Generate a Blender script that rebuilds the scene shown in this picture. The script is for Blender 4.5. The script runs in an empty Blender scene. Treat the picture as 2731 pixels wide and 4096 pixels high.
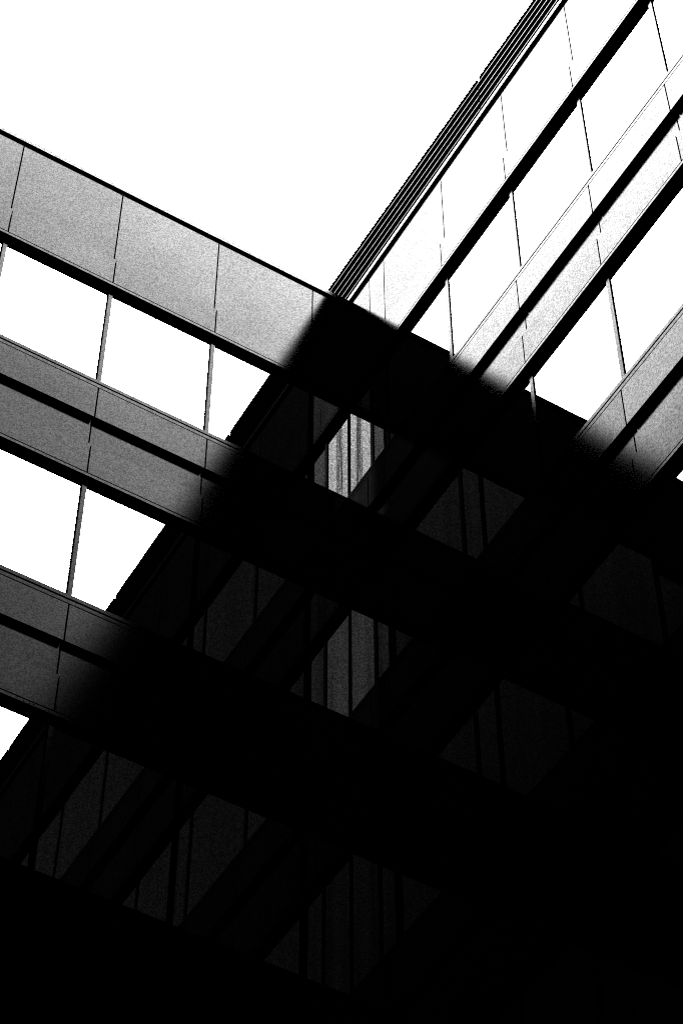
import bpy, bmesh, math
from mathutils import Vector
scene = bpy.context.scene
C = scene.collection

# ---------------------------------------------------------------- camera
EYE = 1.6                                   # the photographer's eye above the paving
cam_d = bpy.data.cameras.new('camera')
cam = bpy.data.objects.new('camera', cam_d)
C.objects.link(cam)
scene.camera = cam
cam_d.sensor_fit = 'VERTICAL'
cam_d.sensor_height = 36.0
cam_d.lens = 36.0 * 9706.63 / 4096.0
cam_d.clip_start = 0.1
cam_d.clip_end = 5000
yaw, pitch, roll = math.radians(-120.812), math.radians(52.1994), math.radians(-0.0503)
fw = Vector((math.cos(pitch)*math.cos(yaw), math.cos(pitch)*math.sin(yaw), math.sin(pitch)))
rt = fw.cross(Vector((0, 0, 1))).normalized()
up = rt.cross(fw)
r2 = rt*math.cos(roll) + up*math.sin(roll)
u2 = -rt*math.sin(roll) + up*math.cos(roll)
from mathutils import Matrix
M3 = Matrix((r2, u2, -fw)).transposed()
cam.matrix_world = Matrix.Translation((8.68, 14.4311, EYE)) @ M3.to_4x4()

# ---------------------------------------------------------------- world and sun
SUN_EL, SUN_AZ = math.radians(38), math.radians(-165)      # behind both wings
world = bpy.data.worlds.new('World')
scene.world = world
world.use_nodes = True
wn, wl = world.node_tree.nodes, world.node_tree.links
wn.clear()
wout = wn.new('ShaderNodeOutputWorld')
bg = wn.new('ShaderNodeBackground')
bg.inputs['Strength'].default_value = 0.12
sky = wn.new('ShaderNodeTexSky')
sky.sky_type = 'NISHITA'
sky.sun_disc = False
sky.sun_elevation = SUN_EL
sky.sun_rotation = math.pi/2 - SUN_AZ
sky.dust_density = 3.0
bw = wn.new('ShaderNodeRGBToBW')            # a black-and-white day: the light itself carries no hue
wl.new(sky.outputs[0], bw.inputs[0])
# high overcast veil: brighter overhead and towards the hidden sun
tc = wn.new('ShaderNodeTexCoord')
sep = wn.new('ShaderNodeSeparateXYZ')
wl.new(tc.outputs['Generated'], sep.inputs[0])
def wm(op, a, b, clamp=False):
    n = wn.new('ShaderNodeMath'); n.operation = op; n.use_clamp = clamp
    for i, v in enumerate((a, b)):
        if v is None: continue
        if isinstance(v, (int, float)): n.inputs[i].default_value = v
        else: wl.new(v, n.inputs[i])
    return n.outputs[0]
VEIL_BASE, VEIL_Z, VEIL_X, VEIL_XX = 0.25, 17.0, -7.5, 16.5
zc = wm('MAXIMUM', sep.outputs['Z'], 0.0)
zp = wm('POWER', zc, 10.0)
xx = wm('MULTIPLY', wm('MULTIPLY', sep.outputs['X'], sep.outputs['X']), VEIL_XX)
veil = wm('ADD', wm('ADD', wm('MULTIPLY', zp, VEIL_Z), wm('MULTIPLY', sep.outputs['X'], VEIL_X)), VEIL_BASE)
veil = wm('ADD', veil, wm('MULTIPLY', xx, zc))
cn = wn.new('ShaderNodeTexNoise')
cn.inputs['Scale'].default_value = 2.2
cn.inputs['Detail'].default_value = 5
wl.new(tc.outputs['Generated'], cn.inputs['Vector'])
cl = wm('ADD', wm('MULTIPLY', cn.outputs[0], 0.5), 0.75)
veil = wm('MULTIPLY', wm('MAXIMUM', veil, 0.4), cl)
tot = wm('ADD', wm('MULTIPLY', bw.outputs[0], 0.5), veil)
# the quarter of the sky behind the photographer is the darkest
pxy = wm('MULTIPLY', wm('POWER', wm('MAXIMUM', sep.outputs['X'], 0.0), 3.0), wm('MAXIMUM', sep.outputs['Y'], 0.0))
tot = wm('MULTIPLY', tot, wm('MAXIMUM', wm('SUBTRACT', 1.0, wm('MULTIPLY', pxy, 19.0)), 0.04))
wl.new(tot, bg.inputs['Color'])
wl.new(bg.outputs[0], wout.inputs['Surface'])

sd = bpy.data.lights.new('sun', 'SUN')
sd.energy = 0.6
sd.angle = math.radians(12)
sd.color = (1, 1, 1)
sun = bpy.data.objects.new('sun', sd)
C.objects.link(sun)
sdir = Vector((math.cos(SUN_EL)*math.cos(SUN_AZ), math.cos(SUN_EL)*math.sin(SUN_AZ), math.sin(SUN_EL)))
sun.rotation_euler = sdir.to_track_quat('Z', 'Y').to_euler()
sun.location = sdir*60

scene.view_settings.view_transform = 'Standard'
scene.view_settings.look = 'None'
scene.view_settings.gamma = 1.0
scene.view_settings.exposure = 12.0
scene.render.engine = 'CYCLES'
scene.render.filter_size = 1.0
scene.cycles.filter_width = 1.0
scene.cycles.use_denoising = False
scene.cycles.max_bounces = 6
scene.cycles.glossy_bounces = 4
scene.cycles.sample_clamp_direct = 0
scene.cycles.sample_clamp_indirect = 0

# ---------------------------------------------------------------- materials
def mk(name):
    m = bpy.data.materials.new(name)
    m.use_nodes = True
    n, l = m.node_tree.nodes, m.node_tree.links
    n.clear()
    out = n.new('ShaderNodeOutputMaterial')
    return m, n, l, out

def math_node(n, l, op, a, b):
    k = n.new('ShaderNodeMath'); k.operation = op
    for i, v in enumerate((a, b)):
        if isinstance(v, (int, float)): k.inputs[i].default_value = v
        else: l.new(v, k.inputs[i])
    return k.outputs[0]

def noise(n, l, vec, scale, detail=2, rough=0.5):
    k = n.new('ShaderNodeTexNoise')
    k.inputs['Scale'].default_value = scale
    k.inputs['Detail'].default_value = detail
    k.inputs['Roughness'].default_value = rough
    l.new(vec, k.inputs['Vector'])
    return k.outputs[0]

def speckle(n, l, co, amount, cell=0.013):
    a = n.new('ShaderNodeVectorMath'); a.operation = 'ADD'; a.inputs[1].default_value = (0.0031, 0.0037, 0.0023)
    l.new(co, a.inputs[0])
    q = n.new('ShaderNodeVectorMath'); q.operation = 'SNAP'; q.inputs[1].default_value = (cell,)*3
    l.new(a.outputs[0], q.inputs[0])
    w = n.new('ShaderNodeTexWhiteNoise'); w.noise_dimensions = '3D'
    l.new(q.outputs[0], w.inputs['Vector'])
    return math_node(n, l, 'ADD', math_node(n, l, 'MULTIPLY', w.outputs['Value'], 2*amount), 1.0-amount)

def coated(name, amount, power, floor_, rough, grain=0.42, wave=0.0, albedo=1e-7):
    """dark lacquered metal: almost no diffuse colour, a satin reflection that rises towards grazing,
    and the fine speckle of a powder coat"""
    m, n, l, out = mk(name)
    co = n.new('ShaderNodeTexCoord').outputs['Object']
    lw = n.new('ShaderNodeLayerWeight'); lw.inputs['Blend'].default_value = 0.5
    f = math_node(n, l, 'POWER', lw.outputs['Facing'], power)
    f = math_node(n, l, 'MINIMUM', f, 0.078 if power > 2 else 9.0)
    f = math_node(n, l, 'ADD', math_node(n, l, 'MULTIPLY', f, amount), floor_)
    g = speckle(n, l, co, grain)
    # broad wear: rain film and unevenness of the finish
    b = noise(n, l, co, 0.9, 4, 0.55)
    b = math_node(n, l, 'ADD', math_node(n, l, 'MULTIPLY', b, 0.5), 0.75)
    oi = n.new('ShaderNodeObjectInfo')           # no two panels take quite the same finish
    b = math_node(n, l, 'MULTIPLY', b, math_node(n, l, 'ADD', math_node(n, l, 'MULTIPLY', oi.outputs['Random'], 0.18), 0.91))
    f = math_node(n, l, 'MULTIPLY', math_node(n, l, 'MULTIPLY', f, g), b)
    di = n.new('ShaderNodeBsdfDiffuse'); di.inputs['Color'].default_value = (albedo,)*3 + (1,)
    gl = n.new('ShaderNodeBsdfGlossy'); gl.distribution = 'BECKMANN'; gl.inputs['Color'].default_value = (1, 1, 1, 1)
    gl.inputs['Roughness'].default_value = rough
    if wave:
        bp = n.new('ShaderNodeBump'); bp.inputs['Distance'].default_value = wave
        bp.inputs['Strength'].default_value = 1.0
        l.new(noise(n, l, co, 1.6, 2, 0.4), bp.inputs['Height'])
        l.new(bp.outputs[0], gl.inputs['Normal'])
    mix = n.new('ShaderNodeMixShader')
    l.new(f, mix.inputs[0]); l.new(di.outputs[0], mix.inputs[1]); l.new(gl.outputs[0], mix.inputs[2])
    l.new(mix.outputs[0], out.inputs['Surface'])
    return m

def glazing(name, amount, wave=0.0, streak=0.0, grain=0.5):
    """dark coated glass: a faint clear mirror over a nearly opaque body tint"""
    m, n, l, out = mk(name)
    co = n.new('ShaderNodeTexCoord').outputs['Object']
    f = math_node(n, l, 'MULTIPLY', speckle(n, l, co, grain), amount)
    if streak:
        mp = n.new('ShaderNodeMapping'); mp.inputs['Scale'].default_value = (9, 9, 0.25)
        l.new(co, mp.inputs['Vector'])
        s = noise(n, l, mp.outputs[0], 1.0, 2, 0.5)
        s = math_node(n, l, 'ADD', math_node(n, l, 'MULTIPLY', math_node(n, l, 'SUBTRACT', s, 0.5), streak*4), 1.0)
        f = math_node(n, l, 'MULTIPLY', f, math_node(n, l, 'MAXIMUM', s, 0.2))
    tr = n.new('ShaderNodeBsdfTransparent'); tr.inputs['Color'].default_value = (0.002, 0.002, 0.002, 1)
    gl = n.new('ShaderNodeBsdfGlossy'); gl.distribution = 'BECKMANN'; gl.inputs['Color'].default_value = (1, 1, 1, 1)
    gl.inputs['Roughness'].default_value = 0.0
    if wave:
        bp = n.new('ShaderNodeBump'); bp.inputs['Distance'].default_value = wave
        bp.inputs['Strength'].default_value = 1.0
        l.new(noise(n, l, co, 1.3, 1, 0.4), bp.inputs['Height'])
        l.new(bp.outputs[0], gl.inputs['Normal'])
    mix = n.new('ShaderNodeMixShader')
    l.new(f, mix.inputs[0]); l.new(tr.outputs[0], mix.inputs[1]); l.new(gl.outputs[0], mix.inputs[2])
    l.new(mix.outputs[0], out.inputs['Surface'])
    return m

def plain(name, col, rough=0.8, var=0.3, scale=3.0):
    m, n, l, out = mk(name)
    co = n.new('ShaderNodeTexCoord').outputs['Object']
    d = n.new('ShaderNodeBsdfDiffuse')
    k = noise(n, l, co, scale, 5, 0.6)
    k = math_node(n, l, 'MULTIPLY', math_node(n, l, 'ADD', math_node(n, l, 'MULTIPLY', math_node(n, l, 'SUBTRACT', k, 0.5), var*2), 1.0), col)
    l.new(k, d.inputs['Color'])
    l.new(d.outputs[0], out.inputs['Surface'])
    return m

PANEL = coated('satin_panel_metal', 0.0095, 6.2, 0.0, 0.15)
TRIM = coated('satin_trim_metal', 0.0095, 6.2, 0.0, 0.15)
COPING = coated('coping_metal', 0.017, 6.2, 0.0, 0.24, grain=0.6)
NOSE = coated('bright_nose_metal', 0.0007, 1.0, 0.00025, 0.3, grain=0.3)
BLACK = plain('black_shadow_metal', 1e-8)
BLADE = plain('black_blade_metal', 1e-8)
GLASS = glazing('dark_reflective_glass', 0.0034, wave=0.0004, streak=0.16)
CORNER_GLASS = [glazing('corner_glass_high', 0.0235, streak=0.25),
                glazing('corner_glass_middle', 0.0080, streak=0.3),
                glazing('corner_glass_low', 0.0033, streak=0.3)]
ROOM = plain('dark_room_paint', 0.01)
PAVING = plain('dark_paving', 0.02, scale=0.6)
ROOFING = plain('roof_membrane', 0.003)

# ---------------------------------------------------------------- mesh helpers
def box(bm, x0, x1, y0, y1, z0, z1, mi=0, bev=0.0):
    v = [bm.verts.new(p) for p in ((x0,y0,z0),(x1,y0,z0),(x1,y1,z0),(x0,y1,z0),(x0,y0,z1),(x1,y0,z1),(x1,y1,z1),(x0,y1,z1))]
    fs = []
    for q in ((0,3,2,1),(4,5,6,7),(0,1,5,4),(1,2,6,5),(2,3,7,6),(3,0,4,7)):
        f = bm.faces.new([v[i] for i in q]); f.material_index = mi; fs.append(f)
    return v

def wbox(bm, side, s0, s1, d0, d1, z0, z1, mi=0):
    """box on a wing: s along the wall from the inner corner, d out of the wall, z above the eye"""
    if side == 'L': return box(bm, s0, s1, d0, d1, z0+EYE, z1+EYE, mi)
    return box(bm, d0, d1, s0, s1, z0+EYE, z1+EYE, mi)

def obj(name, bm, mats, parent=None):
    bmesh.ops.recalc_face_normals(bm, faces=bm.faces)
    me = bpy.data.meshes.new(name)
    bm.to_mesh(me); bm.free()
    for m in (mats if isinstance(mats, (list, tuple)) else [mats]): me.materials.append(m)
    o = bpy.data.objects.new(name, me)
    C.objects.link(o)
    if parent is not None: o.parent = parent
    return o

def one(name, side, dims, mat, parent):
    bm = bmesh.new(); wbox(bm, side, *dims)
    return obj(name, bm, mat, parent)

def thing(name, label, cat, loc=(0, 0, 0)):
    o = bpy.data.objects.new(name, None); C.objects.link(o)
    o.location = loc; o.empty_display_size = 0.5
    o['label'] = label; o['category'] = cat
    return o

def tube(bm, pts, r, seg=6):
    rings = []
    for i, p in enumerate(pts):
        p = Vector(p)
        t = (Vector(pts[min(i+1, len(pts)-1)]) - Vector(pts[max(i-1, 0)])).normalized()
        a = t.orthogonal().normalized(); b = t.cross(a)
        rings.append([bm.verts.new(p + a*r*math.cos(k*2*math.pi/seg) + b*r*math.sin(k*2*math.pi/seg)) for k in range(seg)])
    for i in range(len(rings)-1):
        for k in range(seg):
            bm.faces.new((rings[i][k], rings[i][(k+1) % seg], rings[i+1][(k+1) % seg], rings[i+1][k]))

# ---------------------------------------------------------------- the facade system
HEAD = [23.979 - 3.6825*k for k in range(7)]     # thin joint above each window head, below the panels
D_IN, D_GL = -0.066, -0.081                        # set-back panel plane, glass plane
JG = 0.018                                         # open joint between panels
ROOF = 26.125                                      # underside of the coping
GROUND = -EYE

LEN = {'L': 16.0, 'R': 28.0}
def cuts(side):
    if side == 'L':
        c = [0.457 + 1.354*k for k in range(12)]
    else:
        c = [0.458, 0.800] + [0.798 + 1.3485*k for k in range(1, 20)]
    return [x for x in c if x < LEN[side]-0.3] + [LEN[side]]

def panels_of(side, i):
    """(name, d, z0, z1) of the three panel rows above the window head number i"""
    H = HEAD[i]
    rows = [('lower_panel', 0.0, H+0.012, H+0.505)]
    if i == 0:
        rows.append(('upper_panel', D_IN, H+0.470, ROOF))
    else:
        rows.append(('upper_panel', D_IN, H+0.470, H+1.004))
        rows.append(('sill_panel', 0.0, H+1.004, H+1.540))
    return rows

def build_band(side, i, wing, smin, smax, bulk=None):
    """cladding between window row i-1 and row i, and the window row i below it"""
    H = HEAD[i]
    cs = cuts(side)
    def put(name, dims, mat, mi):
        if bulk is None: return one(name, side, dims, mat, wing)
        wbox(bulk, side, *dims, mi=mi)
    prev = None
    for c in cs:
        a = prev; prev = c
        s1 = c - JG/2
        if c > smax + 0.01 or (a is not None and a < smin - 0.01) or (a is None and smin > 0): continue
        for name, d, z0, z1 in panels_of(side, i):
            s0 = (d-0.045 if side == 'L' else d) if a is None else a + JG/2
            if a is not None or True:
                if z1 - z0 < 0.02: continue
            put(name, (s0, s1, d-0.045, d, z0, z1), PANEL, 0)
        # window below: head frame, mullion and pane
        top, bot = H-0.045-0.05, HEAD[i]-2.03
        g0 = D_GL if a is None else a + 0.022
        g1 = c - 0.045
        if bulk is None:
            bm = bmesh.new()
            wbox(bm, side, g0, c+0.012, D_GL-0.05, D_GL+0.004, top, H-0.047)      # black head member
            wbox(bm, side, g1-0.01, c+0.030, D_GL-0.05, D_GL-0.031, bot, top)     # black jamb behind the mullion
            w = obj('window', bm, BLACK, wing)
            mat = GLASS
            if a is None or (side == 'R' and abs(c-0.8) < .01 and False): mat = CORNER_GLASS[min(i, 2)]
            bm = bmesh.new(); wbox(bm, side, g0, g1, D_GL-0.03, D_GL, bot, top)
            if side == 'R' and i == 2 and c > 6.0:        # this pane leans back a hair in its gasket
                for v in bm.verts:
                    if v.co.z < top - 0.1 + EYE: v.co.x += 0.014
                    if v.co.y > (g0+g1)/2: v.co.x -= 0.016
            pane = obj('pane', bm, mat, w)
            bm = bmesh.new()
            wbox(bm, side, g1, c+0.004, D_GL-0.03, D_GL+0.012, bot, top)
            obj('mullion', bm, TRIM, w)
        else:
            wbox(bulk, side, g0, c+0.012, D_GL-0.05, D_GL+0.004, top, H-0.047, mi=1)
            wbox(bulk, side, g1-0.01, c+0.030, D_GL-0.05, D_GL-0.031, bot, top, mi=1)
            wbox(bulk, side, g1, c+0.004, D_GL-0.03, D_GL+0.012, bot, top, mi=0)
            wbox(bulk, side, g0, g1, D_GL-0.03, D_GL, bot, top, mi=2)

def run(side, i, wing, s0, s1, bulk=None):
    """the long horizontal trims of band i"""
    H = HEAD[i]
    def put(name, dims, mat, mi):
        if bulk is None: return one(name, side, dims, mat, wing)
        wbox(bulk, side, *dims, mi=mi)
    c0 = (-0.10 if side == 'L' else 0.0) if s0 < 0.1 else s0
    put('head_trim', (max(c0, D_IN), s1, D_IN, 0.0, H-0.045, H-0.006), TRIM, 0)
    if i > 0:
        put('sill_trim', (max(c0, D_IN), s1, D_IN, 0.0, H+1.556, H+1.602), TRIM, 0)
        put('sill_nosing', (c0, s1, -0.10, 0.0, H+1.630, H+1.682), TRIM, 0)

DETAIL = {'L': (cuts('L')[4], 5), 'R': (cuts('R')[6], 5)}

def build_wing(side, label):
    loc = (LEN[side]/2, -6, 0) if side == 'L' else (-6, LEN[side]/2, 0)
    wing = thing('office_wing', label, 'building', (0, 0, 0))
    smax, nf = DETAIL[side]
    L = LEN[side]
    for i in range(7):
        if i < nf:
            build_band(side, i, wing, 0, smax)
            run(side, i, wing, 0, smax)
    # the rest of the same facade, outside the frame and only met in reflections
    bulk = bmesh.new()
    for i in range(7):
        if i < nf:
            build_band(side, i, wing, smax, L, bulk)
            run(side, i, wing, smax, L, bulk)
        else:
            build_band(side, i, wing, 0, L, bulk)
            run(side, i, wing, 0, L, bulk)
    o = obj('outer_facade', bulk, [PANEL, BLACK, GLASS], wing)
    o['kind'] = 'stuff'
    # black wall behind the cladding, floor by floor, leaving the rooms open behind the glass
    bm = bmesh.new()
    for i in range(7):
        top = 26.04 if i == 0 else HEAD[i]+1.655
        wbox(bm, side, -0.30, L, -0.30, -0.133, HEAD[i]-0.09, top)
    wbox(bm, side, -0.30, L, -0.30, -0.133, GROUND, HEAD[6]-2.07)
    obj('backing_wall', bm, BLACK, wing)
    # rooms
    bm = bmesh.new()
    for i in range(7):
        z = HEAD[i]-2.9
        wbox(bm, side, -0.30 if side == 'R' else -12.0, L, -12.0, -0.301, HEAD[i]+0.10, HEAD[i]+0.55)
    wbox(bm, side, -6.0 if side == 'R' else -6.2, L, -6.2, -6.0, GROUND, 25.8)
    wbox(bm, side, L-0.20, L, -5.99, -0.302, GROUND, 25.8)
    obj('floor_slabs', bm, ROOM, wing)
    # corner post where the two glass planes meet
    if side == 'L':
        bm = bmesh.new()
        box(bm, D_GL-0.03, D_GL+0.014, D_GL-0.03, D_GL+0.014, 0.0, HEAD[0]-0.047+EYE)
        obj('corner_post', bm, BLACK, wing)
        for i in range(7):
            bm = bmesh.new()
            box(bm, -0.130, -0.069, -0.130, -0.069, HEAD[i]-0.046+EYE, (25.9 if i == 0 else HEAD[i]+1.66)+EYE)
            obj('corner_closer', bm, BLACK, wing)
    # coping, in the lengths of the panels
    prev = -0.300 if side == 'L' else -0.031
    for k, c in enumerate(cuts(side)):
        if c > smax + 0.01:
            one('coping', side, (prev, L, -0.30, -0.032, ROOF, ROOF+0.075), COPING, wing); break
        one('coping', side, (prev, c-0.001, -0.30, -0.032, ROOF, ROOF+0.075), COPING, wing)
        prev = c+0.001
    one('parapet_core', side, (-0.35 if side == 'R' else -12, L, -0.35, -0.301, ROOF-0.30, ROOF+0.074), BLACK, wing)
    bm = bmesh.new(); wbox(bm, side, -0.35 if side == 'R' else -12, L, -12, -0.351, ROOF-0.25, ROOF-0.02)
    obj('roof', bm, ROOFING, wing)
    return wing

wl_ = build_wing('L', 'left office wing of grey bands darkening floor by floor, its roof bare')
wr_ = build_wing('R', 'right office wing with near white cladding bands below the black louvred roof screen')

# two pull cords hanging in front of the topmost corner panes
def cord(side, s0, s1, ztop, zbot, parent):
    d = D_GL + 0.010
    pts = []
    n = 14
    r = abs(s1-s0)/2; sm = (s0+s1)/2
    for k in range(8): pts.append((s0 + 0.004*math.sin(k), ztop + (zbot+2*r-ztop)*k/7))
    for k in range(1, n): 
        a = math.pi*k/n
        pts.append((sm - (s1-s0)/2*math.cos(a), zbot+2*r - 2*r*math.sin(a)))
    for k in range(8): pts.append((s1 + 0.004*math.sin(k*1.3), zbot+2*r + (ztop-zbot-2*r)*k/7))
    bm = bmesh.new()
    if side == 'L': P = [(s, d, z+EYE) for s, z in pts]
    else: P = [(d, s, z+EYE) for s, z in pts]
    tube(bm, P, 0.003)
    return obj('pull_cord', bm, BLACK, parent)
def first_window(wing, side):
    ws = [o for o in wing.children if o.name.startswith('window')]
    return ws[0]
bpy.context.view_layer.update()
cord('L', 0.030, 0.060, HEAD[0]-0.10, HEAD[0]-1.78, first_window(wl_, 'L'))
cord('R', 0.105, 0.185, HEAD[0]-0.10, HEAD[0]-2.02, first_window(wr_, 'R'))

# ---------------------------------------------------------------- louvred screen on the right roof
scr = thing('louvre_screen', 'black horizontal louvre screen with thin bright edges standing along the roof of the right wing', 'louvre screen', (-0.02, 0, ROOF+EYE))
YS = [-2.2, 3.085, 6.5, 10.0, 14.0, 18.0, 22.0, 27.9]
near = [26.995, 26.862, 26.684, 26.512, 26.348, 26.176, 26.135]      # at y = -0.4
far = [26.925, 26.792, 26.634, 26.478, 26.327, 26.165, 26.130]       # at y = 4.4
def lz(k, y):
    t = (min(max(y, -2.2), 4.4) + 0.4)/4.8
    return (near[k] + (far[k]-near[k])*t + (0.012 if k == 0 else 0))*1.00657
def slat(name, k0, z_off0, k1, z_off1, y0, y1, x0, x1, mat, parent):
    ys = [y0] + [y for y in (4.4,) if y0 < y < y1] + [y1]
    bm = bmesh.new()
    rings = []
    for y in ys:
        zt, zb = lz(k0, y)+z_off0, lz(k1, y)+z_off1
        rings.append([bm.verts.new(Vector((x, y, z+EYE))-Vector((-0.02, 0, ROOF+EYE))) for x, z in ((x0, zb), (x1, zb), (x1, zt), (x0, zt))])
    for a, b in zip(rings, rings[1:]):
        for i in range(4):
            bm.faces.new((a[i], a[(i+1) % 4], b[(i+1) % 4], b[i]))
    bm.faces.new(rings[0]); bm.faces.new(rings[-1])
    return obj(name, bm, mat, parent)
for j in range(len(YS)-1):
    y0, y1 = YS[j], YS[j+1]
    for k in range(6):
        g = 0.032 if k == 0 else 0.004
        b = slat('blade', k, -0.007 if k else 0.0, k+1, 0.007 if k < 5 else 0.0, y0+g, y1-g, -0.15, -0.060, BLADE, scr)
        if 0 < k < 6:
            slat('blade_edge', k, 0.007, k, -0.007, y0+0.006, y1-0.006, -0.12, -0.054, NOSE, b)
bm = bmesh.new()
for y in [-1.8+1.3485*k for k in range(22)]:
    v = box(bm, -0.25, -0.16, y-0.03, y+0.03, 0, 0.84-0.05)
bmesh.ops.translate(bm, verts=bm.verts, vec=(0.02, 0, 0.0))
obj('post', bm, BLACK, scr)

# ---------------------------------------------------------------- ground
bm = bmesh.new()
S = 1500
vs = [bm.verts.new(p) for p in ((-S, -S, 0), (S, -S, 0), (S, S, 0), (-S, S, 0))]
bm.faces.new(vs)
g = obj('ground', bm, PAVING)
g['kind'] = 'structure'
